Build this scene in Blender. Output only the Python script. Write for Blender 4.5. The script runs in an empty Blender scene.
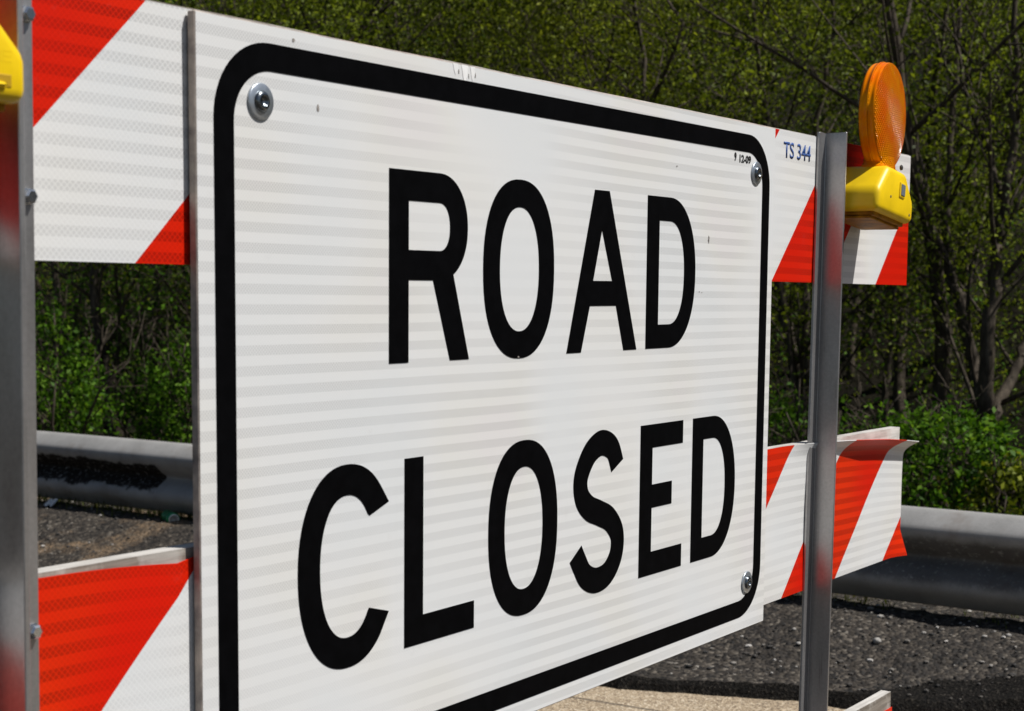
import bpy, bmesh, math, random
import numpy as np
from mathutils import Vector, Matrix, noise

random.seed(7); RNG = np.random.default_rng(11)
Z0 = 0.68                      # height of the sign's lower edge above the concrete
SC = bpy.context.scene
COL = SC.collection
PI = math.pi

# ------------------------------------------------------------------ helpers
def link(o):
    COL.objects.link(o); return o

def tag(o, label=None, cat=None, group=None, kind=None):
    if label: o['label'] = label
    if cat: o['category'] = cat
    if group: o['group'] = group
    if kind: o['kind'] = kind
    return o

def empty(name, loc, label, cat, group=None):
    o = bpy.data.objects.new(name, None); link(o)
    o.location = loc; o.empty_display_size = .05
    return tag(o, label, cat, group)

def wloc(o):
    v = Vector((0, 0, 0))
    while o: v = v + o.location; o = o.parent
    return v

def mesh_obj(name, me, mat, parent=None, smooth=False):
    """links a mesh given in world coordinates; it is moved into its parent's frame"""
    if parent is not None:
        me.transform(Matrix.Translation(-wloc(parent)))
    if mat is not None:
        for m in (mat if isinstance(mat, (list, tuple)) else [mat]): me.materials.append(m)
    if smooth:
        me.polygons.foreach_set('use_smooth', [True]*len(me.polygons))
    o = bpy.data.objects.new(name, me); link(o)
    if parent is not None: o.parent = parent
    return o

def obj(name, bm, mat, parent=None, smooth=False, lift=True):
    bmesh.ops.recalc_face_normals(bm, faces=bm.faces)
    me = bpy.data.meshes.new(name); bm.to_mesh(me); bm.free()
    if lift: me.transform(Matrix.Translation((0, 0, Z0)))
    return mesh_obj(name, me, mat, parent, smooth)

def box(bm, x0, x1, y0, y1, z0, z1, bev=0, seg=2):
    r = bmesh.ops.create_cube(bm, size=1)
    vs = r['verts']
    for v in vs:
        v.co = Vector((x0+(v.co.x+.5)*(x1-x0), y0+(v.co.y+.5)*(y1-y0), z0+(v.co.z+.5)*(z1-z0)))
    if bev:
        es = list({e for v in vs for e in v.link_edges})
        bmesh.ops.bevel(bm, geom=es, offset=bev, segments=seg, affect='EDGES', profile=.5)
    return vs

def lathe(bm, prof, n=32, axis='y', c=(0, 0, 0)):
    """prof: list of (along, r)"""
    rings = []
    c = Vector(c)
    for a, r in prof:
        ring = []
        for k in range(n):
            t = 2*PI*k/n
            p = {'y': Vector((r*math.cos(t), a, r*math.sin(t))), 'z': Vector((r*math.cos(t), r*math.sin(t), a)),
                 'x': Vector((a, r*math.cos(t), r*math.sin(t)))}[axis]
            ring.append(bm.verts.new(c+p))
        rings.append(ring)
    for A, B in zip(rings, rings[1:]):
        for k in range(n):
            bm.faces.new((A[k], A[(k+1) % n], B[(k+1) % n], B[k]))
    bm.faces.new(rings[0]); bm.faces.new(rings[-1])

def tube(bm, pts, rad, n=6):
    rings = []
    for i, p in enumerate(pts):
        p = Vector(p)
        d = (Vector(pts[min(i+1, len(pts)-1)]) - Vector(pts[max(i-1, 0)]))
        if d.length < 1e-6: d = Vector((0, 0, 1))
        d.normalize()
        a = d.orthogonal().normalized() if abs(d.z) > .9 else d.cross(Vector((0, 0, 1))).normalized()
        b = d.cross(a)
        r = rad[i]
        rings.append([bm.verts.new(p + (a*math.cos(2*PI*k/n) + b*math.sin(2*PI*k/n))*r) for k in range(n)])
    for A, B in zip(rings, rings[1:]):
        for k in range(n):
            bm.faces.new((A[k], A[(k+1) % n], B[(k+1) % n], B[k]))
    bm.faces.new(rings[0][::-1]); bm.faces.new(rings[-1])

# ------------------------------------------------------------------ node helpers
class NT:
    def __init__(s, name):
        s.m = bpy.data.materials.new(name); s.m.use_nodes = True
        s.t = s.m.node_tree; s.t.nodes.clear()
        s.out = s.n('ShaderNodeOutputMaterial')
    def n(s, typ, **kw):
        x = s.t.nodes.new(typ)
        for k, v in kw.items(): setattr(x, k, v)
        return x
    def l(s, a, b): s.t.links.new(a, b)
    def val(s, sock, v):
        if hasattr(v, 'is_linked') or isinstance(v, bpy.types.NodeSocket): s.l(v, sock)
        else: sock.default_value = v
    def math(s, op, a, b=0.0, c=None, clamp=False):
        x = s.n('ShaderNodeMath', operation=op, use_clamp=clamp)
        s.val(x.inputs[0], a); s.val(x.inputs[1], b)
        if c is not None: s.val(x.inputs[2], c)
        return x.outputs[0]
    def mix(s, f, a, b, blend='MIX'):
        x = s.n('ShaderNodeMix', data_type='RGBA', blend_type=blend)
        s.val(x.inputs[0], f); s.val(x.inputs[6], a); s.val(x.inputs[7], b)
        return x.outputs[2]
    def noise(s, vec, scale, detail=3, rough=.55, dim='3D'):
        x = s.n('ShaderNodeTexNoise', noise_dimensions=dim)
        if vec is not None: s.l(vec, x.inputs['Vector'])
        x.inputs['Scale'].default_value = scale; x.inputs['Detail'].default_value = detail
        x.inputs['Roughness'].default_value = rough
        return x.outputs['Fac']
    def voro(s, vec, scale, feature='F1', out='Distance'):
        x = s.n('ShaderNodeTexVoronoi', feature=feature)
        if vec is not None: s.l(vec, x.inputs['Vector'])
        x.inputs['Scale'].default_value = scale
        return x.outputs[out]
    def ramp(s, f, stops, interp='LINEAR'):
        x = s.n('ShaderNodeValToRGB'); x.color_ramp.interpolation = interp
        e = x.color_ramp.elements
        while len(e) < len(stops): e.new(.5)
        for q, (p, c) in zip(e, stops):
            q.position = p; q.color = c if len(c) == 4 else (*c, 1)
        s.val(x.inputs[0], f)
        return x.outputs['Color']
    def step(s, f, a, b):
        x = s.n('ShaderNodeMapRange', interpolation_type='SMOOTHSTEP')
        s.val(x.inputs[0], f); x.inputs[1].default_value = a; x.inputs[2].default_value = b
        return x.outputs[0]
    def obj(s): return s.n('ShaderNodeTexCoord').outputs['Object']
    def uv(s): return s.n('ShaderNodeTexCoord').outputs['UV']
    def pos(s): return s.n('ShaderNodeNewGeometry').outputs['Position']
    def sep(s, v):
        x = s.n('ShaderNodeSeparateXYZ'); s.l(v, x.inputs[0]); return x.outputs
    def bump(s, h, strength=.3, dist=.01):
        x = s.n('ShaderNodeBump'); s.l(h, x.inputs['Height'])
        x.inputs['Strength'].default_value = strength; x.inputs['Distance'].default_value = dist
        return x.outputs[0]
    def bsdf(s, color, rough=.5, metal=0, normal=None, spec=.5, **kw):
        b = s.n('ShaderNodeBsdfPrincipled')
        s.val(b.inputs['Base Color'], color if not isinstance(color, tuple) else (*color[:3], 1))
        s.val(b.inputs['Roughness'], rough); s.val(b.inputs['Metallic'], metal)
        b.inputs['Specular IOR Level'].default_value = spec
        if normal is not None: s.l(normal, b.inputs['Normal'])
        for k, v in kw.items(): s.val(b.inputs[k], v)
        s.l(b.outputs[0], s.out.inputs[0]); return b

def C(h):
    """sRGB 0-255 -> linear"""
    return tuple(((v/255+.055)/1.055)**2.4 if v/255 > .04045 else v/255/12.92 for v in h)

# ------------------------------------------------------------------ materials
def sheeting(name, stripes=None, period=.0193, cell=.0040, contrast=1.0):
    """retroreflective prismatic sheeting: bands of sealed cells, a diamond lattice, and (on rails) 45 degree red stripes"""
    t = NT(name); uv = t.uv(); x, z, _ = t.sep(uv)
    wob = t.math('MULTIPLY', t.math('SUBTRACT', t.noise(uv, 2.2, 1), .5), .006)
    zz = t.math('ADD', t.math('ADD', z, wob), t.math('MULTIPLY', x, .006))
    band = t.math('SINE', t.math('MULTIPLY', zz, 2*PI/period))
    band = t.step(band, -.22, .22)
    # diamond lattice
    a = t.math('ABSOLUTE', t.math('SINE', t.math('MULTIPLY', t.math('ADD', x, z), PI/cell)))
    b = t.math('ABSOLUTE', t.math('SINE', t.math('MULTIPLY', t.math('SUBTRACT', x, z), PI/cell)))
    lat = t.step(t.math('MINIMUM', a, b), .12, .5)
    big = t.noise(uv, 2.3, 2)
    amt = t.math('MULTIPLY', t.step(big, .30, .58), contrast)
    grey = t.math('MULTIPLY', t.math('SUBTRACT', 1.0, band), amt)
    shade = t.math('MULTIPLY', grey, t.math('MULTIPLY_ADD', lat, .145, .040))
    shade = t.math('ADD', shade, t.math('MULTIPLY', lat, .05))
    hue = t.ramp(t.noise(uv, 4.5, 1), [(.36, (.97, .985, 1.0)), (.5, (1, 1, 1)), (.60, (1, .99, .965)), (.68, (1, .972, .968))])
    white = t.mix(1.0, hue, (.765, .762, .745, 1), 'MULTIPLY')
    if stripes:
        off, per, sign, red = stripes
        c = t.math('DIVIDE', t.math('SUBTRACT', t.math('SUBTRACT', x, z), off), 2*per)
        fr = t.math('FRACT', c)
        isred = t.math('LESS_THAN', fr, .5) if sign > 0 else t.math('GREATER_THAN', fr, .5)
        rcol = t.mix(t.step(big, .35, .62), (*red[0], 1), (*red[1], 1))
        col = t.mix(isred, white, rcol)
        shade = t.math('MULTIPLY', shade, t.math('MULTIPLY_ADD', isred, 1.1, 1.0))
    else:
        col = white
    k = t.math('SUBTRACT', 1.0, shade, clamp=True)
    kk = t.n('ShaderNodeCombineColor')
    for i in range(3): t.l(k, kk.inputs[i])
    col = t.mix(1.0, col, kk.outputs[0], 'MULTIPLY')
    # faint grime
    g = t.step(t.noise(uv, 26, 5, .65), .62, .80)
    col = t.mix(t.math('MULTIPLY', g, .10), col, (.32, .29, .25, 1))
    bump = t.bump(t.math('ADD', lat, t.math('MULTIPLY', t.noise(uv, 9, 2), .5)), .10, .0006)
    t.bsdf(col, .40, normal=bump, spec=.18)
    return t.m

def simple(name, rgb, rough=.5, metal=0, var=.12, scale=40, spec=.5, bump=0):
    t = NT(name); o = t.obj()
    n = t.noise(o, scale, 4)
    d = tuple(c*(1-var) for c in rgb); b = tuple(min(1, c*(1+var)) for c in rgb)
    col = t.ramp(n, [(.3, d), (.7, b)])
    nm = t.bump(n, bump, .002) if bump else None
    t.bsdf(col, rough, metal, nm, spec); return t.m

M = {}
M['sign'] = sheeting('white_sign_sheeting', period=.0193)
M['rail_top'] = sheeting('striped_sheeting_upper', (-.593, .2175, 1, ((.66, .010, .001), (.74, .018, .001))), cell=.0062)
M['rail_mid'] = sheeting('striped_sheeting_middle', (-.2575-.2207, .2207, 1, ((.70, .009, .001), (.78, .034, .002))), cell=.0062)
M['black'] = simple('black_sign_film', (.002, .002, .0024), .6, 0, .3, 60, .03)
M['blue'] = simple('blue_marker', (.03, .09, .30), .5, 0, .35, 300)
M['print'] = simple('black_date_print', (.02, .02, .02), .6, 0, .4, 500)
M['yellow'] = simple('yellow_lamp_plastic', (.86, .58, .004), .42, 0, .09, 22, .38, .15)
M['amber_brown'] = simple('brown_yellow_plastic', (.34, .15, .004), .6, 0, .45, 50, .2)  # browner and darker than the box, for lid and gasket
M['switch'] = simple('grey_switch', (.16, .18, .20), .45)
M['rubber'] = simple('dark_seal', (.03, .028, .025), .6)
M['bolt'] = simple('zinc_bolt', (.62, .66, .70), .22, 1.0, .15, 200)
M['bolt_dark'] = simple('dull_bolt_head', (.20, .22, .235), .25, 1.0, .3, 200)
M['washer'] = simple('zinc_washer', (.50, .545, .59), .36, .85, .12, 150)
M['scuff'] = simple('scuffed_film', (.22, .20, .18), .7, 0, .5, 300)
M['flap'] = simple('torn_white_film', (.86, .85, .83), .5, 0, .1, 80)

def m_edge():
    t = NT('sign_panel_edge'); o = t.obj()
    n = t.noise(o, 60, 5)
    t.bsdf(t.ramp(n, [(.3, C((120, 112, 108))), (.7, C((190, 178, 165)))]), .6); return t.m
M['edge'] = m_edge()

def m_galv(name, lo, hi, rough=.42, metal=.85, scale=18):
    t = NT(name); o = t.obj()
    sp = t.n('ShaderNodeMapping'); t.l(o, sp.inputs[0]); sp.inputs['Scale'].default_value = (1, 1, .25)
    n = t.noise(sp.outputs[0], scale, 6, .6); f = t.noise(o, 220, 3)
    k = t.math('MULTIPLY_ADD', n, .7, t.math('MULTIPLY', f, .3))
    col = t.ramp(k, [(.3, lo), (.7, hi)])
    sc = t.n('ShaderNodeMapping'); t.l(o, sc.inputs[0]); sc.inputs['Scale'].default_value = (140, 140, 6)
    str_ = t.step(t.noise(sc.outputs[0], 1, 3), .66, .76)
    col = t.mix(t.math('MULTIPLY', str_, .5), col, (.10, .085, .07, 1))
    r = t.math('MULTIPLY_ADD', n, .25, rough-.12)
    t.bsdf(col, r, metal, t.bump(f, .12, .001)); return t.m
M['post'] = m_galv('aluminium_post', (.31, .30, .295), (.53, .515, .505), .36, .80)

def m_wood():
    t = NT('weathered_white_board'); o = t.obj()
    mp = t.n('ShaderNodeMapping'); t.l(o, mp.inputs[0]); mp.inputs['Scale'].default_value = (6, 60, 90)
    g = t.noise(mp.outputs[0], 1.5, 6, .65)
    peel = t.step(t.noise(o, 14, 5, .6), .40, .60)
    paint = t.ramp(g, [(.3, (.44, .41, .37)), (.7, (.70, .67, .62))])
    bare = t.ramp(g, [(.3, (.12, .10, .078)), (.7, (.32, .28, .235))])
    x, y, z = t.sep(t.pos())
    left = t.math('MAXIMUM', t.step(x, .8, .2), t.math('LESS_THAN', z, .5))
    nz = t.sep(t.n('ShaderNodeNewGeometry').outputs['Normal'])[2]
    bareamt = t.math('MULTIPLY', t.math('MULTIPLY', left, t.math('LESS_THAN', nz, .5)), t.math('MULTIPLY_ADD', peel, .5, .5))
    bareamt = t.math('ADD', bareamt, t.math('MULTIPLY', peel, .26), clamp=True)
    t.bsdf(t.mix(bareamt, paint, bare), .72, normal=t.bump(g, .5, .002)); return t.m
M['board'] = m_wood()

def m_rail():
    t = NT('galvanised_guardrail'); o = t.obj(); x, y, z = t.sep(t.pos())
    n = t.noise(o, 7, 6, .6); f = t.noise(o, 160, 3)
    col = t.ramp(t.math('MULTIPLY_ADD', n, .7, t.math('MULTIPLY', f, .3)), [(.3, (.23, .225, .215)), (.7, (.37, .36, .345))])
    # tar stain with a ragged edge at the far end of the beam's valley
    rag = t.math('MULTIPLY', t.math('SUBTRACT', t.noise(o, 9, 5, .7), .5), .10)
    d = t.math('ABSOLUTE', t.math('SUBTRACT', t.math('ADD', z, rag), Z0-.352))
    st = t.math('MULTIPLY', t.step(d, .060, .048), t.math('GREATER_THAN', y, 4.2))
    valley_shade = t.math('MULTIPLY', t.step(t.math('ABSOLUTE', t.math('SUBTRACT', t.math('ADD', z, t.math('MULTIPLY', rag, .5)), Z0-.350)), .085, .055), t.step(y, 2.2, 1.2))  # shade painted into the nearer stretch of the valley
    st = t.math('ADD', st, t.math('MULTIPLY', valley_shade, .6), clamp=True)
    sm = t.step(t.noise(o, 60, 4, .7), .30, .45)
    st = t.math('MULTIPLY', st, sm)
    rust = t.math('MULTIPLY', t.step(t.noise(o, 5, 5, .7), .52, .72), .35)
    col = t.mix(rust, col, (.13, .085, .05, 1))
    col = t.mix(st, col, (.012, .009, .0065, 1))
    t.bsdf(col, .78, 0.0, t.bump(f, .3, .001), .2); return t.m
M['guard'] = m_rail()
M['dark_steel'] = simple('rusty_steel', (.10, .08, .065), .7, .3, .3, 30)

def m_concrete():
    t = NT('tan_concrete'); o = t.pos()
    v = t.voro(o, 190, out='Color'); sp = t.n('ShaderNodeSeparateColor'); t.l(v, sp.inputs[0])
    n = t.noise(o, 3, 5)
    col = t.ramp(t.math('MULTIPLY_ADD', sp.outputs[0], .75, t.math('MULTIPLY', n, .3)),
                 [(.1, C((84, 71, 56))), (.35, C((142, 124, 101))), (.7, C((172, 153, 126))), (.95, C((214, 200, 176)))])
    dirt = t.step(t.noise(o, 1.6, 6, .65), .55, .75)
    col = t.mix(t.math('MULTIPLY', dirt, .4), col, C((110, 96, 76))+(1,))
    crack = t.step(t.voro(o, 1.1, 'DISTANCE_TO_EDGE'), .012, .004)
    col = t.mix(t.math('MULTIPLY', crack, .7), col, (.03, .025, .02, 1))
    d = t.voro(o, 190)
    t.bsdf(col, .85, normal=t.bump(d, .6, .003)); return t.m
M['concrete'] = m_concrete()

def m_asphalt():
    t = NT('coarse_asphalt'); o = t.pos(); x, y, z = t.sep(o)
    v = t.voro(o, 80, out='Color'); sp = t.n('ShaderNodeSeparateColor'); t.l(v, sp.inputs[0])
    n = t.noise(o, 2.2, 5)
    k = t.math('MULTIPLY_ADD', sp.outputs[0], .8, t.math('MULTIPLY', n, .25))
    col = t.ramp(k, [(.15, (.006, .0045, .003)), (.50, (.024, .0185, .0135)), (.80, (.056, .045, .033)), (.92, (.13, .11, .086)), (1.0, (.38, .35, .31))])
    # drifts of tan sand beside the rail
    sd = t.math('MULTIPLY', t.step(t.noise(o, 1.9, 5, .7), .50, .62), t.step(y, 3.0, 4.0))
    grit = t.step(t.noise(o, 70, 4, .7), .38, .55)
    col = t.mix(t.math('MULTIPLY', t.math('MULTIPLY', sd, grit), .55), col, C((150, 124, 94))+(1,))
    d = t.voro(o, 80)
    t.bsdf(col, .8, normal=t.bump(t.math('MULTIPLY', d, -1.0), .9, .006), spec=.4); return t.m
M['asphalt'] = m_asphalt()

def m_tar_shade():  # near-black for the shoulder edge: tar plus the lip's painted shadow line
    t = NT('black_tar_shade'); o = t.pos(); n = t.noise(o, 120, 4)
    col = t.ramp(n, [(.35, (.003, .0028, .0025)), (.58, (.012, .010, .008)), (.70, (.06, .052, .042))])
    t.bsdf(col, .8, normal=t.bump(n, 1.0, .010), spec=.12); return t.m
M['tar_shade'] = m_tar_shade()

def m_soil():
    t = NT('leaf_litter_soil'); o = t.pos()
    n = t.noise(o, 2.5, 7, .7)
    col = t.ramp(n, [(.3, (.005, .004, .002)), (.55, (.014, .012, .006)), (.75, (.016, .022, .006))])
    t.bsdf(col, .95, normal=t.bump(t.noise(o, 14, 5), .8, .05), spec=.1); return t.m
M['soil'] = m_soil()

def m_leaf(name, stops, trans=.42):
    t = NT(name)
    g = t.n('ShaderNodeNewGeometry')
    col = t.ramp(g.outputs['Random Per Island'], stops)
    d = t.n('ShaderNodeBsdfPrincipled'); t.l(col, d.inputs['Base Color'])
    d.inputs['Roughness'].default_value = .5; d.inputs['Specular IOR Level'].default_value = .10
    tr = t.n('ShaderNodeBsdfTranslucent')
    t.l(t.mix(1.0, col, (1.0, 1.0, .45, 1), 'MULTIPLY'), tr.inputs[0])
    mx = t.n('ShaderNodeMixShader'); mx.inputs[0].default_value = trans
    t.l(d.outputs[0], mx.inputs[1]); t.l(tr.outputs[0], mx.inputs[2])
    t.l(mx.outputs[0], t.out.inputs[0]); return t.m
M['leaf_olive'] = m_leaf('olive_spring_leaves', [(0, (.035, .050, .006)), (.35, (.082, .112, .010)), (.7, (.155, .20, .015)), (1, (.29, .34, .035))])
M['leaf_green'] = m_leaf('fresh_green_leaves', [(0, (.022, .058, .006)), (.4, (.06, .145, .010)), (.75, (.11, .235, .015)), (1, (.20, .33, .035))])
M['leaf_yellow'] = m_leaf('yellow_green_leaves', [(0, (.06, .075, .008)), (.4, (.13, .16, .014)), (.75, (.21, .25, .02)), (1, (.33, .36, .04))])
M['grass'] = m_leaf('weedy_grass', [(0, (.05, .055, .012)), (.5, (.08, .10, .02)), (1, (.16, .15, .06))])

def m_bark():
    t = NT('grey_brown_bark'); o = t.obj()
    mp = t.n('ShaderNodeMapping'); t.l(o, mp.inputs[0]); mp.inputs['Scale'].default_value = (30, 30, 6)
    n = t.noise(mp.outputs[0], 1.5, 6, .65)
    col = t.ramp(n, [(.3, (.026, .020, .014)), (.55, (.070, .055, .039)), (.8, (.165, .135, .10))])
    t.bsdf(col, .85, normal=t.bump(n, .6, .01), spec=.2); return t.m
M['bark'] = m_bark()

def m_lens():
    t = NT('amber_lens_plastic'); o = t.obj(); x, y, z = t.sep(o)
    a = t.math('ABSOLUTE', t.math('SINE', t.math('MULTIPLY', t.math('ADD', x, z), PI/.0065)))
    b = t.math('ABSOLUTE', t.math('SINE', t.math('MULTIPLY', t.math('SUBTRACT', x, z), PI/.0065)))
    lat = t.math('MINIMUM', a, b)
    face = t.step(t.math('ABSOLUTE', t.sep(t.n('ShaderNodeNewGeometry').outputs['True Normal'])[1]), .55, .75)
    lat = t.math('ADD', t.math('MULTIPLY', lat, face), t.math('MULTIPLY', t.math('SUBTRACT', 1.0, face), .5))
    nm = t.bump(lat, .9, .005)
    n = t.noise(o, 20, 2)
    col = t.ramp(n, [(.35, (1.0, .17, .0005)), (.65, (1.0, .33, .001))])
    col = t.mix(t.math('MULTIPLY', t.step(lat, .45, .0), .30), col, (.60, .085, .001, 1))
    p = t.bsdf(col, .12, normal=nm, spec=.10)
    tr = t.n('ShaderNodeBsdfTranslucent'); tr.inputs[0].default_value = (1.0, .24, .003, 1); t.l(nm, tr.inputs['Normal'])
    gl = t.n('ShaderNodeBsdfRefraction'); gl.inputs['Color'].default_value = (1.0, .30, .01, 1); gl.inputs['Roughness'].default_value = .25; gl.inputs['IOR'].default_value = 1.2
    m1 = t.n('ShaderNodeMixShader'); m1.inputs[0].default_value = .4; t.l(tr.outputs[0], m1.inputs[1]); t.l(gl.outputs[0], m1.inputs[2])
    m2 = t.n('ShaderNodeMixShader'); m2.inputs[0].default_value = .07; t.l(p.outputs[0], m2.inputs[1]); t.l(m1.outputs[0], m2.inputs[2])
    t.l(m2.outputs[0], t.out.inputs[0]); return t.m
M['lens'] = m_lens()
M['reflector'] = simple('lamp_core', (.85, .28, .02), .3)
M['can_green'] = simple('green_can_paint', (.02, .22, .08), .3, .4, .2, 60)
M['can_end'] = simple('pale_can_end', (.75, .75, .74), .35, .5)
M['paper'] = simple('pale_paper', (.7, .7, .68), .8)
M['stone'] = simple('pale_stone', (.36, .34, .31), .8, 0, .3, 60, bump=.4)

# ------------------------------------------------------------------ flat shapes with holes -> mesh
def spline_mesh(name, loops, thick, y, uvs=False):
    """loops: lists of (x,z) outlines (holes allowed) filled and given a thickness; front face at y"""
    cu = bpy.data.curves.new(name, 'CURVE'); cu.dimensions = '2D'; cu.fill_mode = 'BOTH'
    for lp in loops:
        s = cu.splines.new('POLY'); s.points.add(len(lp)-1)
        for p, (a, b) in zip(s.points, lp): p.co = (a, b, 0, 1)
        s.use_cyclic_u = True
    cu.extrude = thick/2
    o = bpy.data.objects.new('tmp', cu); link(o)
    dg = bpy.context.evaluated_depsgraph_get()
    me = bpy.data.meshes.new_from_object(o.evaluated_get(dg))
    bpy.data.objects.remove(o); bpy.data.curves.remove(cu)
    # (x, z, t) -> (x, y, z): front towards -y
    me.transform(Matrix(((1, 0, 0, 0), (0, 0, -1, y+thick/2), (0, 1, 0, Z0), (0, 0, 0, 1))))
    me.name = name
    return me

def text_mesh(name, txt, x, z, h, w, y, thick=.0004, bold=0.0):
    cu = bpy.data.curves.new(name, 'FONT'); cu.body = txt; cu.size = 1; cu.extrude = 0; cu.fill_mode = 'FRONT'; cu.offset = bold
    o = bpy.data.objects.new('tmp', cu); link(o)
    dg = bpy.context.evaluated_depsgraph_get()
    me = bpy.data.meshes.new_from_object(o.evaluated_get(dg))
    bpy.data.objects.remove(o); bpy.data.curves.remove(cu)
    xs = [v.co.x for v in me.vertices]; ys = [v.co.y for v in me.vertices]
    x0, x1, y0, y1 = min(xs), max(xs), min(ys), max(ys)
    for v in me.vertices:
        v.co = Vector((x+(v.co.x-x0)/(x1-x0)*w, y, Z0+z+(v.co.y-y0)/(y1-y0)*h))
    bm = bmesh.new(); bm.from_mesh(me)
    r = bmesh.ops.extrude_face_region(bm, geom=bm.faces[:])
    for v in [g for g in r['geom'] if isinstance(g, bmesh.types.BMVert)]: v.co.y += thick
    bmesh.ops.recalc_face_normals(bm, faces=bm.faces); bm.to_mesh(me); bm.free()
    return me

def arc(cx, cz, rx, rz, a0, a1, n=14):
    return [(cx+rx*math.cos(math.radians(a0+(a1-a0)*i/n)), cz+rz*math.sin(math.radians(a0+(a1-a0)*i/n))) for i in range(n+1)]

def rrect(x0, z0, x1, z1, r):
    return arc(x1-r, z1-r, r, r, 90, 0) + arc(x1-r, z0+r, r, r, 0, -90) + arc(x0+r, z0+r, r, r, -90, -180) + arc(x0+r, z1-r, r, r, 180, 90)

def sup(cx, cz, rx, rz, p=2.25, n=64, a0=0, a1=360):
    out = []
    for i in range(n if a1-a0 == 360 else n+1):
        t = math.radians(a0+(a1-a0)*i/n); c, s = math.cos(t), math.sin(t)
        out.append((cx+rx*math.copysign(abs(c)**(2/p), c), cz+rz*math.copysign(abs(s)**(2/p), s)))
    return out

SW, SH = .0332, .0318          # stroke widths
def L_O(x0, x1, z0, z1):
    cx, cz = (x0+x1)/2, (z0+z1)/2
    return [sup(cx, cz, (x1-x0)/2, (z1-z0)/2+.0025, 2.3), sup(cx, cz, (x1-x0)/2-SW, (z1-z0)/2+.0025-SH, 2.2)]
def L_D(x0, x1, z0, z1):
    r = .076; h = z1-z0; cz = (z0+z1)/2
    out = [(x0, z0), (x0, z1)] + sup(x1-r, cz, r, h/2, 2.15, 40, 90, -90)
    ri = r-SW
    inn = [(x0+SW, z0+SH), (x0+SW, z1-SH)] + sup(x1-r, cz, ri, h/2-SH, 2.25, 40, 90, -90)
    return [out, inn]
def L_R(x0, x1, z0, z1):
    bx = x0+.088; zb = z1-.1155; cz = (z1+zb)/2; hh = (z1-zb)/2; br = .0525
    out = [(x0, z0), (x0, z1)] + sup(bx, cz, br, hh, 2.1, 30, 90, -62)
    out += [(x1, z0), (x1-.036, z0), (x0+.0765, zb), (x0+SW, zb), (x0+SW, z0)]
    inn = [(x0+SW, zb+SH), (x0+SW, z1-SH)] + sup(bx, cz, br-SW, hh-SH, 2.2, 20, 90, -90)
    return [out, inn]
def L_A(x0, x1, z0, z1):
    xm = (x0+x1)/2-.0065+.0005
    t0, t1 = .690, .726
    out = [(x0, z0), (t0, z1), (t1, z1), (x1, z0), (x1-.034, z0), (.746, z0+.058), (.681, z0+.058), (x0+.034, z0)]
    inn = [(.7085, z0+.155), (.7365, z0+.0895), (.6885, z0+.0895)]
    inn = [(.7085, z0+.154), (.7355, z0+.0895), (.6882, z0+.0895)]
    return [out, inn]
def L_L(x0, x1, z0, z1): return [[(x0, z0), (x0, z1), (x0+SW, z1), (x0+SW, z0+SH), (x1, z0+SH), (x1, z0)]]
def L_E(x0, x1, z0, z1):
    m = (z0+z1)/2+.005
    return [[(x0, z0), (x0, z1), (x1-.001, z1), (x1-.001, z1-SH), (x0+SW, z1-SH), (x0+SW, m+SH/2), (x0+.090, m+SH/2), (x0+.090, m-SH/2), (x0+SW, m-SH/2),
             (x0+SW, z0+SH), (x1, z0+SH), (x1, z0)]]
def L_C(x0, x1, z0, z1):
    cx = x0+.076; cz = (z0+z1)/2; rx, rz = .076, (z1-z0)/2+.0025
    o = sup(cx, cz, rx, rz, 2.2, 60, 47, 313)
    # pull the tips to the measured places
    i = sup(cx, cz, rx-SW, rz-SH, 2.2, 60, 318, 42)
    o = [p for p in o if not (p[0] > x1-.001 and abs(p[1]-cz) < .056)]
    out = [(x1-.001, cz+.0605)] + [p for p in o if p[1] > cz+.0605 or p[0] < cx] + [p for p in o if p[0] >= cx and p[1] < cz-.058]
    # ordered walk: top tip -> over the top -> left -> bottom tip -> inner back
    top = [p for p in o if p[1] >= cz and (p[0] < cx or p[1] > cz+.0605)]
    bot = [p for p in o if p[1] < cz and (p[0] < cx or p[1] < cz-.058)]
    it = [p for p in i if p[1] >= cz and (p[0] < cx or p[1] > cz+.050)]
    ib = [p for p in i if p[1] < cz and (p[0] < cx or p[1] < cz-.049)]
    return [[(x1, cz+.0605)] + top + bot + [(x1, cz-.0575), (x1-.033, cz-.0485)] + ib + it + [(x1-.032, cz+.049)]]
def stroke(pts, widths):
    """outline of a stroke along a centre line"""
    Lf, Rt = [], []
    for i, p in enumerate(pts):
        a = pts[max(i-1, 0)]; b = pts[min(i+1, len(pts)-1)]
        d = Vector((b[0]-a[0], b[1]-a[1])).normalized(); n = Vector((-d.y, d.x)); w = widths[i]/2
        Lf.append((p[0]+n.x*w, p[1]+n.y*w)); Rt.append((p[0]-n.x*w, p[1]-n.y*w))
    return Lf + Rt[::-1]
def catmull(P, m=10):
    Q = [P[0]]+P+[P[-1]]; out = []
    for i in range(1, len(Q)-2):
        for k in range(m):
            t = k/m; q = []
            for c in range(2):
                a, b, d, e = Q[i-1][c], Q[i][c], Q[i+1][c], Q[i+2][c]
                q.append(.5*((2*b)+(-a+d)*t+(2*a-5*b+4*d-e)*t*t+(-a+3*b-3*d+e)*t**3))
            out.append(tuple(q))
    return out+[P[-1]]
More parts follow.
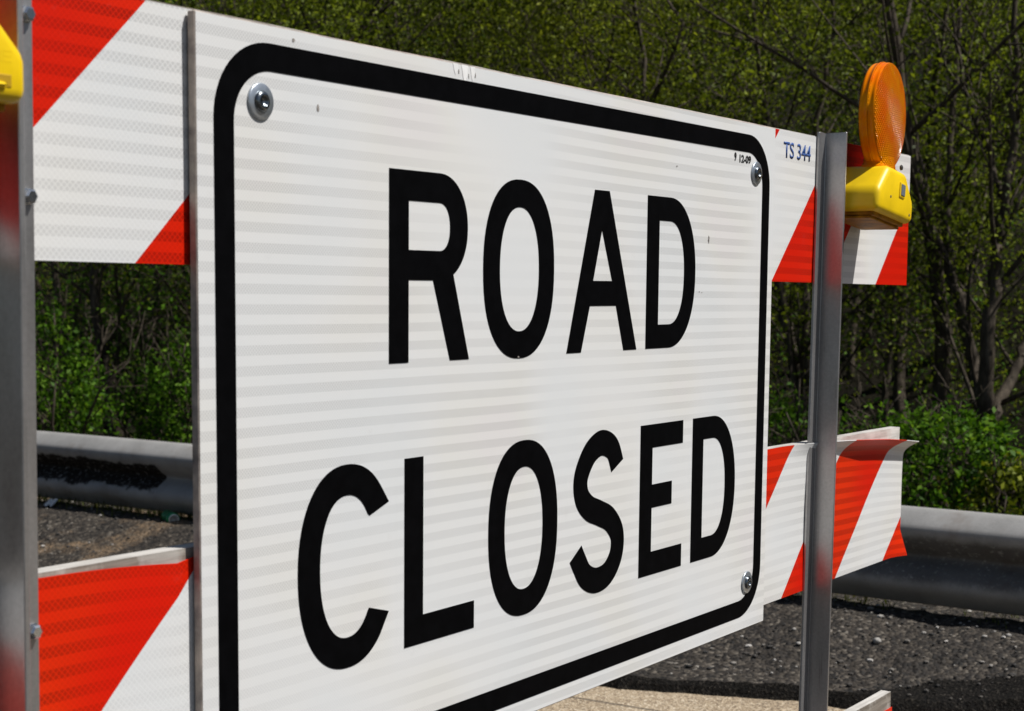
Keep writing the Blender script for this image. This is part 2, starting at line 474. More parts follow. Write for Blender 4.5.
def L_S(x0, x1, z0, z1):
    P = [(.7560, .2875), (.7440, .3095), (.7260, .3190), (.7070, .3190), (.6840, .3065), (.6655, .2800), (.6680, .2555), (.6860, .2390), (.7120, .2295), (.7390, .2180),
         (.7580, .1960), (.7555, .1690), (.7350, .1480), (.7060, .1425), (.6800, .1515), (.6640, .1705), (.6550, .1835)]
    Q = catmull(P, 8)
    return [stroke(Q, [SW]*len(Q))]

def merge(name, ms):
    bm = bmesh.new()
    for m in ms: bm.from_mesh(m)
    me = bpy.data.meshes.new(name); bm.to_mesh(me); bm.free()
    return me

# ------------------------------------------------------------------ the sign
W, H = 1.2192, .762
sign = empty('road_closed_sign', (W/2, .005, Z0), 'large white rectangular road sign with black lettering bolted across the barricade rails', 'road sign')

def uvplane(me, base=Vector((0, 0, Z0)), world=Vector((0, 0, 0))):
    """UV = rest position (x, z) in metres"""
    lay = me.uv_layers.new(name='UVMap')
    co = np.empty(len(me.vertices)*3); me.vertices.foreach_get('co', co); co = co.reshape(-1, 3)
    vi = np.empty(len(me.loops), int); me.loops.foreach_get('vertex_index', vi)
    uv = np.stack([co[vi, 0]-base.x, co[vi, 2]-base.z], 1).ravel()
    lay.data.foreach_set('uv', uv.astype(np.float32))

bm = bmesh.new()
box(bm, 0, W, 0, .0098, 0, H, .0012, 1)
bmesh.ops.recalc_face_normals(bm, faces=bm.faces)
me = bpy.data.meshes.new('panel'); bm.to_mesh(me); bm.free(); me.transform(Matrix.Translation((0, 0, Z0)))
uvplane(me)
for p in me.polygons: p.material_index = 0 if p.normal.y < -.9 else 1
mesh_obj('panel', me, [M['sign'], M['edge']], sign)
mg, bw = .0208, .0258
me = spline_mesh('border', [rrect(.0222, mg, W-.0180, H-.0172, .074), rrect(.0222+bw, mg+bw, W-.0180-bw+.001, H-.0172-bw, .050)], .0005, -.0006)
mesh_obj('border', me, M['black'], sign)
z0, z1 = .438, .6412
me = merge('lettering', [spline_mesh('l', lp, .0005, -.0006) for lp in (L_R(.2765, .4205, z0, z1), L_O(.4475, .5965, z0, z1), L_A(.627, .801, z0, z1), L_D(.8255, .9645, z0, z1))])
tag(mesh_obj('lettering', me, M['black'], sign), 'black capitals reading ROAD')
z0, z1 = .1285, .3352
me = merge('lettering', [spline_mesh('l', lp, .0005, -.0006) for lp in (L_C(.1325, .2765, z0, z1), L_L(.3035, .4335, z0, z1), L_O(.4615, .6105, z0, z1), L_S(.64, .777, z0, z1), L_E(.817, .9385, z0, z1), L_D(.967, 1.105, z0, z1))])
tag(mesh_obj('lettering', me, M['black'], sign), 'black capitals reading CLOSED')
me = merge('date_print', [text_mesh('t', '9', 1.0795, .7035, .0125, .0065, -.0006, .0004, .035), text_mesh('t', '12-09', 1.0965, .7025, .0115, .038, -.0006, .0004, .035)])
tag(mesh_obj('date_print', me, M['print'], sign), 'tiny black print 9 12-09')
for bx, bz in ((.083, .690), (1.153, .690), (1.153, .072), (.083, .072)):
    b = bmesh.new(); lathe(b, [(-.0006, .0170), (-.0020, .0170), (-.0026, .0160), (-.0028, .006)], 36, 'y', (bx, 0, bz))
    w = obj('washer', b, M['washer'], sign, True)
    b = bmesh.new(); lathe(b, [(-.0026, .0100), (-.0040, .0098), (-.0058, .0082), (-.0066, .0056), (-.0060, .0044), (-.0040, .0038)], 24, 'y', (bx, 0, bz))
    obj('bolt_head', b, M['bolt_dark'], w, True)
# chips and torn film
def blob(cx, cz, rx, rz, n=9, seed=0):
    r = random.Random(seed)
    return [(cx+rx*math.cos(2*PI*k/n)*r.uniform(.45, 1.1), cz+rz*math.sin(2*PI*k/n)*r.uniform(.45, 1.1)) for k in range(n)]
for i, (x, z, a, q) in enumerate([(.165, .692, .0018, .0050), (1.004, .588, .0030, .0065), (.978, .514, .0014, .0010), (.986, .513, .0012, .0009), (.047, .197, .0014, .0036), (.905, .684, .002, .0014), (.13, .752, .0025, .0022), (.52, .4372, .003, .0015)]):
    mesh_obj('scuff_mark', spline_mesh('scuff_mark', [blob(x, z, a, q, 9, i)], .0003, -.0004 if z != .4372 else -.0009), M['scuff'], sign)
for k, (x, w_, d_) in enumerate(((.392, .009, .012), (.409, .011, .020), (.424, .008, .016))):
    lp = [(x-w_*.5, .7612), (x+w_*.6, .7614), (x+w_*.45, .7612-d_*.55), (x+w_*.2, .7612-d_*.8), (x+w_*.05, .7612-d_), (x-w_*.25, .7612-d_*.6)]
    mesh_obj('torn_film', spline_mesh('torn_film', [lp], .0004, -.0004), M['flap'], sign)
    mesh_obj('scuff_mark', spline_mesh('scuff_mark', [blob(x+w_*.75, .7575-d_*.35, .0011, .0038, 8, 30+k)], .0003, -.0003), M['scuff'], sign)

# ------------------------------------------------------------------ the barricade
bar = empty('barricade', (.606, .02, 0), 'three rail road barricade with red and white striped boards on metal posts', 'barricade')
RX0, RX1 = -.62, 1.8285

def grid_sheet(nx, nz, f, xr, zr):
    """sheet of film: f(x, z) -> deformed position; UV keeps the flat position"""
    vs, uv, fs = [], [], []
    for i in range(nx+1):
        for j in range(nz+1):
            x = xr[0]+(xr[1]-xr[0])*i/nx; z = zr[0]+(zr[1]-zr[0])*j/nz
            vs.append(f(x, z)); uv.append((x, z))
    for i in range(nx):
        for j in range(nz):
            a = i*(nz+1)+j; fs.append((a, a+nz+1, a+nz+2, a+1))
    me = bpy.data.meshes.new('sheeting'); me.from_pydata([(x, y, z+Z0) for x, y, z in vs], [], fs)
    lay = me.uv_layers.new(name='UVMap')
    for l in me.loops: lay.data[l.index].uv = uv[l.vertex_index]
    return me

def add_sheet(me, mat, parent, th=.0012):
    o = mesh_obj('sheeting', me, mat, parent, True)
    md = o.modifiers.new('thick', 'SOLIDIFY'); md.thickness = th; md.offset = 0
    es = o.modifiers.new('edges', 'EDGE_SPLIT'); es.split_angle = math.radians(40)
    return o

def board(z0, ztop, seed, dz=0):
    b = bmesh.new(); n = 48; r = []
    for i in range(n+1):
        x = RX0+(RX1-RX0)*i/n; zt = ztop(x) + .0012*noise.noise(Vector((x*6, seed, 0)))
        r.append([b.verts.new(q) for q in ((x, .0135, z0+dz*(1.28-x)), (x, .0325, z0+dz*(1.28-x)), (x, .0325, zt), (x, .0135, zt))])
    for A, B in zip(r, r[1:]):
        for k in range(4): b.faces.new((A[k], A[(k+1) % 4], B[(k+1) % 4], B[k]))
    b.faces.new(r[0]); b.faces.new(r[-1][::-1])
    return b
rt = obj('rail', board(.5305, lambda x: .7655, 1, .0056), M['board'], bar); rt['label'] = 'topmost striped rail'
add_sheet(grid_sheet(60, 6, lambda x, z: (x, .0122+.0006*noise.noise(Vector((x*5, z*7, 2))), z+.0056*(1.28-x)*(.764-z)/.234), (RX0, RX1+.004), (.530, .7640)), M['rail_top'], rt)
rm = obj('rail', board(.024, lambda x: .2790-.0085*(x+.1), 2), M['board'], bar); rm['label'] = 'middle striped rail with its film peeling off the top edge'
def midsheet(x, z):
    t = (z-.0205)/(.272-.0205)                       # 0 bottom .. 1 top
    top = .2735-.004*math.sin((x+.19)/.18*PI/2)**2 if x < .1 else .268
    drop = 0; y = .0118
    e = max(0, (x-1.30)/.53)                          # towards the loose end
    if x > 1.30:
        top = .268-.006*e-.022*e*e
        y -= .024*max(0, (t-.88)/.12)**2*min(1, e*1.6) + .003*e
    if x > 1.70: top -= .004*((x-1.70)/.13)**1.5
    if x < 0: top = .276-.012*((x+.2)/.2)**2 if x > -.2 else .276
    zz = .0205+(top-.0205)*t
    c = max(0, (x-1.775)/.06)
    y -= .016*c*c*max(0, 1-t*4.5)                     # lower corner curls forward
    xx = x + (.019*t**22 if x > 1.74 else 0)*max(0, (x-1.74)/.095)
    y += .0015*noise.noise(Vector((x*4, z*9, 5)))
    return (xx, min(y, .0128), zz)
add_sheet(grid_sheet(110, 44, midsheet, (RX0, RX1+.006), (.0205, .272)), M['rail_mid'], rm)
rb = obj('rail', board(-.485, lambda x: -.2435-.004*(x-1.8), 3), M['board'], bar); rb['label'] = 'lowest striped rail near the ground'
add_sheet(grid_sheet(60, 6, lambda x, z: (x, .0122, z), (RX0, RX1+.004), (-.484, -.274)), M['rail_top'], rb)
me = text_mesh('stencil', 'TS 344', 1.2745, .7225, .0250, .103, .0108, .0004, .012)
tag(mesh_obj('stencil', me, M['blue'], rt), 'blue hand-painted TS 344')

def angle_post(xw, th, xf, lean, top, tip=-.039):
    """L section upright: a web standing forward of the rails and a flange lying on them"""
    b = bmesh.new(); zb = -.655
    prof = [(xw, tip), (xw+th, tip), (xw+th, .0062), (xf, .0062), (xf, .0108), (xw, .0108)] if xf > xw else \
           [(xw, tip), (xw+th, tip), (xw+th, .0108), (xf, .0108), (xf, .0062), (xw, .0062)]
    lv = []
    for z in (zb, top):
        sh = lean*(z-.73)
        lv.append([b.verts.new((x+sh, y, z)) for x, y in prof])
    n = len(prof)
    for k in range(n): b.faces.new((lv[0][k], lv[0][(k+1) % n], lv[1][(k+1) % n], lv[1][k]))
    b.faces.new(lv[0]); b.faces.new(lv[1])
    bmesh.ops.bevel(b, geom=[e for e in b.edges], offset=.0008, segments=1, affect='EDGES')
    return obj('post', b, M['post'], bar)
pl = angle_post(-.2240, .0056, -.1730, .0125, .772)
pr = angle_post(1.4255, .0045, 1.4000, .0120, .772, -.0292)
def bolt(x, z, par, y=.0062, r=.0062):
    b = bmesh.new(); lathe(b, [(y, r*1.15), (y-.0014, r*1.15), (y-.0015, r), (y-.0062, r), (y-.0075, r*.72)], 6, 'y', (x, 0, z))
    obj('bolt', b, M['bolt'], par)
for z in (.7325, .589, .234, .06, -.30, -.44):
    bolt(-.1805+.0125*(z-.73), z, pl)
for z in (-.30, -.44): bolt(1.411, z, pr)
for x in (-.222, 1.4295):
    sh = -.0215 if x < 0 else -.004
    b = bmesh.new()
    box(b, x+sh-.022, x+sh+.022, -.62, .62, -.68, -.675, .001, 1)
    box(b, x+sh+.017, x+sh+.022, -.62, .62, -.675, -.636, .001, 1)
    obj('foot', b, M['post'], bar)

# ------------------------------------------------------------------ warning lamps
def warning_lamp(cx, roll, label, switch, zb=.640):
    base = Vector((cx, 0, zb))
    t = empty('warning_lamp', (cx, .004, Z0+zb), label, 'warning light', 'amber warning lights on the upper rail')
    Rm = Matrix.Translation(base) @ Matrix.Rotation(roll, 4, 'Y')
    def fin(b): bmesh.ops.transform(b, matrix=Rm, verts=b.verts)
    # house shaped battery box
    b = bmesh.new(); hw = .0825
    prof = [(-hw, 0), (hw, 0), (hw, .036), (.040, .081), (-.040, .081), (-hw, .036)]
    fr = [b.verts.new((x*.985, -.080, z if z else .001)) for x, z in prof]; bk = [b.verts.new((x, .009, z)) for x, z in prof]
    b.faces.new(fr); b.faces.new(bk[::-1])
    for k in range(6): b.faces.new((fr[k], bk[k], bk[(k+1) % 6], fr[(k+1) % 6]))
    bmesh.ops.recalc_face_normals(b, faces=b.faces)
    bmesh.ops.bevel(b, geom=b.edges[:], offset=.0105, segments=4, affect='EDGES', profile=.5)
    fin(b); body = obj('body', b, M['yellow'], t, True)
    # bottom lid with a shallow step and a seam
    b = bmesh.new(); box(b, -hw+.013, hw-.013, -.068, .006, -.005, .003, .002, 2); fin(b); obj('base_lid', b, M['amber_brown'], t, True)
    b = bmesh.new(); box(b, -hw+.016, hw-.016, -.062, .005, -.0095, -.0055, .0015, 2); fin(b); obj('gasket', b, M['amber_brown'], t)
    # switch
    b = bmesh.new()
    if switch == 'button':
        box(b, .008, .032, -.0822, -.076, .036, .062, .002, 2); fin(b); s = obj('switch', b, M['yellow'], body)
        b = bmesh.new(); box(b, .0115, .0285, -.0834, -.078, .0395, .0585, .0008, 1); fin(b); obj('switch_key', b, M['switch'], s)
        for q in ((-.028, .031), (.062, .014)):
            b = bmesh.new(); lathe(b, [(-.0795, .0024), (-.0804, .0024), (-.0808, .0014)], 10, 'y', (q[0], 0, q[1]))
            fin(b); obj('rivet', b, M['dark_steel'], body)
    else:
        b.free(); b = bmesh.new(); box(b, .018, .066, -.0806, -.076, .0105, .0215, .0015, 1); fin(b); s = obj('switch', b, simple('shaded_slot', (.45, .27, .004), .5), body)
        b = bmesh.new(); box(b, .020, .060, -.0830, -.079, .0105, .0155, .003, 3); fin(b); obj('switch_key', b, M['yellow'], s, True)
        me = text_mesh('embossing', 'ICE', cx+.030, .0295+zb, .0085, .036, -.0801, .0006)
        mesh_obj('embossing', me, M['yellow'], body)
    # lens: neck collar, ribbed rim and domed faces
    zc = .1695
    b = bmesh.new()
    pr_ = [(-.0285, .002), (-.0285, .030), (-.026, .055), (-.0215, .072), (-.0185, .0795), (-.0175, .0835), (-.0150, .0862), (-.0105, .0870), (-.0085, .0862), (-.0065, .0870), (-.0025, .0872),
           (-.0018, .0885), (.0018, .0885), (.0025, .0872), (.0065, .0870), (.0085, .0862), (.0105, .0870), (.0150, .0862), (.0175, .0835), (.0185, .0795), (.0215, .072), (.026, .055), (.0285, .030), (.0285, .002)]
    pr_ = [(a*.82, r*1.012) for a, r in pr_]
    lathe(b, pr_, 72, 'y', (0, 0, zc)); bmesh.ops.rotate(b, verts=b.verts, cent=(0, 0, zc), matrix=Matrix.Rotation(math.radians(4), 3, 'Z')); bmesh.ops.translate(b, verts=b.verts, vec=(0, -.045, 0)); fin(b); ln = obj('lens', b, M['lens'], t, True)
    b = bmesh.new(); lathe(b, [(-.012, .004), (-.009, .035), (-.002, .052), (.002, .052), (.009, .035), (.012, .004)], 32, 'y', (0, -.045, zc+.004)); fin(b); obj('reflector', b, M['reflector'], ln, True)
    b = bmesh.new()
    n = 28; lv = []
    for z, a, c in ((.074, .040, .026), (.083, .0385, .0245), (.0845, .036, .022), (.096, .034, .0205), (.104, .036, .018)):
        lv.append([b.verts.new((a*math.copysign(abs(math.cos(2*PI*k/n))**.6, math.cos(2*PI*k/n)), -.045+c*math.copysign(abs(math.sin(2*PI*k/n))**.6, math.sin(2*PI*k/n)), z)) for k in range(n)])
    for A, B in zip(lv, lv[1:]):
        for k in range(n): b.faces.new((A[k], A[(k+1) % n], B[(k+1) % n], B[k]))
    b.faces.new(lv[0][::-1]); b.faces.new(lv[-1]); fin(b); obj('lens_collar', b, M['lens'], t, True)
    b = bmesh.new(); lathe(b, [(-.071, .0045), (-.0735, .0045), (-.0745, .003)], 8, 'y', (.030, 0, .089)); fin(b); obj('screw', b, M['rubber'], t)
    return t
warning_lamp(1.5215, math.radians(6.5), 'amber warning lamp with grey switch on its yellow box, standing clear of the sign', 'button', .6375)
warning_lamp(-.3290, 0, 'amber warning lamp cut off by the picture edge, recessed slot in its yellow box', 'slot', .6495)

# ------------------------------------------------------------------ ground
def edge_x(y):
    P = [(-60, 9.0), (-.6, 3.62), (.195, 3.375), (.40, 3.285), (.555, 3.228), (.68, 3.21), (.807, 3.20), (1.082, 3.10), (1.236, 3.035), (2.2, 2.72), (4.0, 2.3), (60, 2.3)]
    for (a, xa), (b_, xb) in zip(P, P[1:]):
        if y <= b_: return xa+(xb-xa)*(y-a)/(b_-a)
    return 2.3

def sh_h(x):
    a = max(0, min(1, (x-3.22)/.62)); b = max(0, min(1, (x-4.4)/.33))
    return .038+.112*a*a*(3-2*a)-.15*b*b

bm = bmesh.new()
vs = [bm.verts.new(q) for q in ((2.0, -120, 0), (5.2, -120, 0), (5.2, 120, 0), (2.0, 120, 0))]
bm.faces.new(vs); tag(obj('gutter', bm, M['concrete'], lift=False), kind='structure')
bm = bmesh.new()
vs = [bm.verts.new(q) for q in ((-120, -120, -.004), (2.0, -120, -.004), (2.0, 120, -.004), (-120, 120, -.004))]
bm.faces.new(vs); tag(obj('road', bm, M['asphalt'], lift=False), kind='structure')

GX, GY0, GY1, STEP = 4.75, -1.4, 7.2, .0115
ny = int((GY1-GY0)/STEP); nx = int((GX-2.15)/STEP)
V = []; F = []
for j in range(ny+1):
    y = GY0+j*STEP
    ragged = .018*noise.noise(Vector((y*7, 0, 3)))+.005*noise.noise(Vector((y*22, 5, 3)))+.05*noise.noise(Vector((y*1.7, 1, 0)))*(1 if y > 1.3 else .2)
    xe = edge_x(y)+ragged
    V.append((xe-.022-.006*noise.noise(Vector((y*35, 9, 4))), y, -.01)); V.append((xe-.004+.003*noise.noise(Vector((y*45, 3, 4))), y, .022+.005*noise.noise(Vector((y*18, 9, 1)))))
    for i in range(nx+1):
        x = xe+.012+(GX-xe-.012)*i/nx
        h = sh_h(x)
        c = noise.cell_vector(Vector((x*52, y*52, 0)))
        d = noise.voronoi(Vector((x*52, y*52, 0)))[0]
        h += .0085*max(0, .55-d[0])*(1.7 if c.x > .85 else 1) + .011*noise.noise(Vector((x*4, y*4, 0))) + .006*noise.noise(Vector((x*17, y*17, 2)))
        V.append((x, y, h))
    w = nx+3
    if j:
        a0 = (j-1)*w; b0 = j*w
        for i in range(w-1): F.append((a0+i, a0+i+1, b0+i+1, b0+i))
me = bpy.data.meshes.new('shoulder'); me.from_pydata(V, [], F)
o = tag(mesh_obj('shoulder', me, [M['asphalt'], M['tar_shade']], None, False), kind='structure')
mi = np.zeros(len(F), np.int32)
for q, f in enumerate(F):
    x, y, z = V[f[0]]; i = f[0] % (nx+3)
    wd = .012 + .05*noise.noise(Vector((y*3, 2, 2))) + .02*noise.noise(Vector((x*40, y*40, 2))) + (.15*min(1, max(0, (.66-y)/.22)))
    if i < 2 or x-edge_x(y) < wd: mi[q] = 1  # lip faces always take the black that paints their shadow
me.polygons.foreach_set('material_index', mi)
# the shoulder carries on, plainer, out of the picture
bm = bmesh.new()
for (ya, yb) in ((-60, GY0-.002), (GY1+.002, 60)):
    q = [bm.verts.new(p) for p in ((edge_x(ya), ya, .0), (edge_x(ya)+.02, ya, .05), (GX, ya, .02), (GX, yb, .02), (edge_x(yb)+.02, yb, .05), (edge_x(yb), yb, .0))]
    bm.faces.new((q[0], q[1], q[4], q[5])); bm.faces.new((q[1], q[2], q[3], q[4]))
tag(obj('shoulder', bm, M['asphalt'], lift=False), kind='structure')

def terrain_h(x, y):
    b = .02 if x < 5 else .02-.25*min(1, (x-5)/1.6)
    if x > 9.5: b += (x-9.5)*.50*min(1, (x-9.5)/3)
    b = min(b, 14)
    return b+(.18*noise.noise(Vector((x*.5, y*.5, 4)))+.06*noise.noise(Vector((x*2, y*2, 1))) if x > 5.5 else 0)
bm = bmesh.new()
xs = [4.6+.45*i for i in range(60)]+[33, 40, 60, 110, 220]; ys = [-220, -100, -50, -30]+[-20+.7*i for i in range(80)]+[45, 70, 120, 220]
gv = [[bm.verts.new((x, y, terrain_h(x, y))) for y in ys] for x in xs]
for i in range(len(xs)-1):
    for j in range(len(ys)-1): bm.faces.new((gv[i][j], gv[i+1][j], gv[i+1][j+1], gv[i][j+1]))
tag(obj('terrain', bm, M['soil'], None, True, lift=False), kind='structure')
bm = bmesh.new()
s = 900
vs = [bm.verts.new(q) for q in ((-s, -s, -.3), (s, -s, -.3), (s, s, -.3), (-s, s, -.3))]
bm.faces.new(vs); tag(obj('ground', bm, M['soil'], lift=False), kind='structure')

# loose gravel on the shoulder
bm = bmesh.new()
def pebble(bm, x, y, z, r, rnd):
    rr = bmesh.ops.create_icosphere(bm, subdivisions=1, radius=r)['verts']
    sx, sy, sz = rnd.uniform(.7, 1.4), rnd.uniform(.7, 1.3), rnd.uniform(.4, .75); a = rnd.uniform(0, PI)
    for v in rr:
        c = v.co; c = Vector((c.x*sx*rnd.uniform(.85, 1.15), c.y*sy, c.z*sz)); c.rotate(Matrix.Rotation(a, 3, 'Z').to_euler()); v.co = c+Vector((x, y, z))
rnd = random.Random(5)
def ah(x, y): return sh_h(x)+.011*noise.noise(Vector((x*4, y*4, 0)))+.003
for k in range(2600):
    y = rnd.uniform(-.4, 5.6); x = edge_x(y)+.03+rnd.random()*(4.5-edge_x(y))
    pebble(bm, x, y, ah(x, y)+.001, rnd.choice((.003, .004, .005, .005, .006, .007, .010)), rnd)
t = NT('gravel_grains'); g = t.n('ShaderNodeNewGeometry')
t.bsdf(t.ramp(g.outputs['Random Per Island'], [(0, (.02, .019, .018)), (.55, (.06, .052, .044)), (.8, (.20, .18, .155)), (1, (.50, .47, .43))]), .8)
M['gravel'] = t.m
tag(obj('loose_gravel', bm, M['gravel'], lift=False), 'small loose gravel scattered over the dark shoulder', 'gravel', kind='stuff')
for (x, y, r, lab) in ((3.374, 1.299, .012, 'pale flat stone on the asphalt just right of the sign corner'), (3.598, .714, .017, 'largest pale stone on the asphalt right of the metal post'),
                       (3.50, .93, .010, 'small white stone on the asphalt beside the metal post'), (3.72, .42, .009, 'small white stone on the asphalt near the right picture edge')):
    bm = bmesh.new(); pebble(bm, 0, 0, 0, r, rnd)
    bmesh.ops.subdivide_edges(bm, edges=bm.edges[:], cuts=1, use_grid_fill=True)
    for v in bm.verts: v.co += Vector((0, 0, .25*r))+.12*r*noise.noise_vector(v.co*90)
    o = obj('stone', bm, M['stone'], None, True, lift=False); o.location = (x, y, ah(x, y))
    tag(o, lab, 'stone', 'pale stones on the shoulder')

# ------------------------------------------------------------------ guardrail
GR = 3.97
gr = empty('guardrail', (GR, 2.5, .08), 'grey galvanised W-beam guardrail running along the road edge before the trees', 'guardrail')
prof = [(.0, -.195), (-.015, -.198), (-.032, -.206), (-.058, -.228), (-.074, -.241), (-.082, -.252), (-.083, -.262), (-.077, -.285), (-.030, -.328), (-.004, -.343), (0, -.352), (-.004, -.361), (-.030, -.376),
        (-.076, -.406), (-.083, -.420), (-.083, -.436), (-.076, -.451), (-.055, -.468), (-.024, -.497), (-.012, -.505), (0, -.509)]
bm = bmesh.new(); rows = []
NY = 60
for j in range(NY+1):
    y = -9+26*j/NY
    rows.append([bm.verts.new((GR+a+.004*noise.noise(Vector((y*.7, 0, 0)))+.010*(y-2.5)*-.1, y, z-.002*(2.5-y)*-.6-.0+(.004*noise.noise(Vector((y*.5, 3, 0)))))) for a, z in prof])
for A, B in zip(rows, rows[1:]):
    for k in range(len(prof)-1): bm.faces.new((A[k], A[k+1], B[k+1], B[k]))
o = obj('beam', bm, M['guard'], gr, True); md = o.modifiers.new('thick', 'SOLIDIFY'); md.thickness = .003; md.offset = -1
for k in range(-5, 8):
    y = 1.95+k*1.905
    b = bmesh.new(); box(b, GR+.02, GR+.026, y-.05, y+.05, -1.0, -.20); box(b, GR+.17, GR+.176, y-.05, y+.05, -1.0, -.20); box(b, GR+.026, GR+.17, y-.003, y+.003, -1.0, -.202)
    obj('post', b, M['dark_steel'], gr)
for k in (-1, 1):
    b = bmesh.new()
    lathe(b, [(GR-.001, .016), (GR-.006, .015), (GR-.010, .009)], 12, 'x', (0, 1.95+1.905*k, -.352)); obj('bolt', b, M['bolt'], gr, True)

# grass along the rail foot
vs, fs = [], []
def blade(x, y, z, h, rnd):
    a = rnd.uniform(0, 2*PI); l = rnd.uniform(.15, .7)*h; w = rnd.uniform(.0016, .0035)
    d = Vector((math.cos(a), math.sin(a), 0)); s = Vector((-d.y, d.x, 0))*w; p = Vector((x, y, z)); i = len(vs)
    vs.extend([p-s, p+s, p+d*l*.4+Vector((0, 0, h*.65))+s*.8, p+d*l*.4+Vector((0, 0, h*.65))-s*.8, p+d*l+Vector((0, 0, h))])
    fs.extend([(i, i+1, i+2, i+3), (i+3, i+2, i+4)])
for k in range(9000):
    y = rnd.uniform(-3, 7.5)
    dens = noise.noise(Vector((y*2.2, 0, 0)))+(.35 if y > 3.5 else .0)
    if rnd.random() > .45+dens: continue
    x = rnd.gauss(3.96, .05) if rnd.random() < .6 else rnd.uniform(3.92, 4.6)
    blade(x, y, sh_h(x)-.004, rnd.uniform(.015, .06)*(1.0 if y > 3 else .55), rnd)
me = bpy.data.meshes.new('grass'); me.from_pydata([tuple(v) for v in vs], [], fs)
tag(mesh_obj('grass', me, M['grass']), 'thin weedy grass along the foot of the guardrail', 'grass', kind='stuff')

# litter
can = empty('drink_can', (3.86, 4.07, .14), 'crushed green drink can lying under the guardrail', 'can')
b = bmesh.new(); lathe(b, [(-.05, .024), (-.046, .031), (-.02, .029), (0, .025), (.03, .030), (.05, .031), (.055, .026)], 18, 'x', (0, 0, 0))
bmesh.ops.rotate(b, verts=b.verts, matrix=Matrix.Rotation(math.radians(62), 3, 'Z')); bmesh.ops.translate(b, verts=b.verts, vec=(3.86, 4.07, .165)); obj('can_body', b, M['can_green'], can, True, lift=False)
b = bmesh.new(); lathe(b, [(-.0515, .0235), (-.0530, .023), (-.0515, .019)], 18, 'x', (0, 0, 0))
bmesh.ops.rotate(b, verts=b.verts, matrix=Matrix.Rotation(math.radians(62), 3, 'Z')); bmesh.ops.translate(b, verts=b.verts, vec=(3.86, 4.07, .165)); obj('can_end', b, M['can_end'], can, True, lift=False)
b = bmesh.new(); n = 7
gp = [[b.verts.new((3.84+.008*i+.012*noise.noise(Vector((i, j, 0))), 4.84+.009*j, .150+.02*abs(noise.noise(Vector((i*.7, j*.7, 2))))+.004*i)) for j in range(n)] for i in range(n)]
for i in range(n-1):
    for j in range(n-1): b.faces.new((gp[i][j], gp[i+1][j], gp[i+1][j+1], gp[i][j+1]))
tag(obj('paper_scrap', b, M['paper'], lift=False), 'crumpled pale scrap of paper in the weeds under the guardrail', 'litter')

# ------------------------------------------------------------------ woods
def leaf_mesh(name, P, size, mat, seed=0, up=.35):
    """one folded rhombic leaf per point"""
    r = np.random.default_rng(seed); n = len(P)
    L = size*r.uniform(.55, 1.35, n)[:, None]; Wd = L*r.uniform(.40, .62, n)[:, None]
    d = r.normal(size=(n, 3)); d[:, 2] -= .25; d /= np.linalg.norm(d, axis=1)[:, None]
    nn = r.normal(size=(n, 3)); nn[:, 2] += up*2; s = np.cross(d, nn); s /= np.linalg.norm(s, axis=1)[:, None]+1e-9
    up_ = np.cross(s, d)
    v = np.stack([P, P+d*L*.5+s*Wd*.5+up_*L*.10, P+d*L, P+d*L*.5-s*Wd*.5+up_*L*.10], 1).reshape(-1, 3)
    me = bpy.data.meshes.new(name)
    me.vertices.add(4*n); me.vertices.foreach_set('co', v.astype(np.float32).ravel())
    me.loops.add(4*n); me.loops.foreach_set('vertex_index', np.arange(4*n, dtype=np.int32))
    me.polygons.add(n); me.polygons.foreach_set('loop_start', np.arange(0, 4*n, 4, dtype=np.int32)); me.polygons.foreach_set('loop_total', np.full(n, 4, np.int32))
    me.update(calc_edges=True)
    return me

def grow(bm, p, d, length, r, level, tips, rnd, maxl=3, bend=.25):
    n = max(3, int(length/.22)); pts = [Vector(p)]; rad = [r]; d = Vector(d).normalized(); kids = []
    for i in range(n):
        d = (d+Vector((rnd.gauss(0, bend), rnd.gauss(0, bend), rnd.gauss(.05, bend*.6)))*.5).normalized()
        pts.append(pts[-1]+d*length/n); rad.append(r*(1-.75*(i+1)/n)+.0012)
        if level < maxl and i > n*.2: kids.append((pts[-1].copy(), d.copy(), rad[-1], 1-(i+1)/n))
        if level >= 2: tips.append(pts[-1].copy())
    tube(bm, pts, rad, 6 if level == 0 else (5 if level == 1 else 3))
    if level < maxl:
        cnt = {0: rnd.randint(7, 11), 1: rnd.randint(4, 6), 2: rnd.randint(2, 4)}[level]
        for _ in range(cnt):
            q, dd, rr, rem = rnd.choice(kids)
            a = Vector((rnd.gauss(0, 1), rnd.gauss(0, 1), rnd.gauss(.25, .5))).normalized()
            nd = (dd*.75+a*.8).normalized()
            grow(bm, q, nd, length*rnd.uniform(.30, .55)*(.6+.6*rem), max(rr*rnd.uniform(.4, .62), .002), level+1, tips, rnd, maxl, bend)

def leaves_at(tips, per, spread, seed):
    r = np.random.default_rng(seed); T = np.array([tuple(t) for t in tips])
    P = np.repeat(T, per, 0); return P+r.normal(scale=spread, size=P.shape)

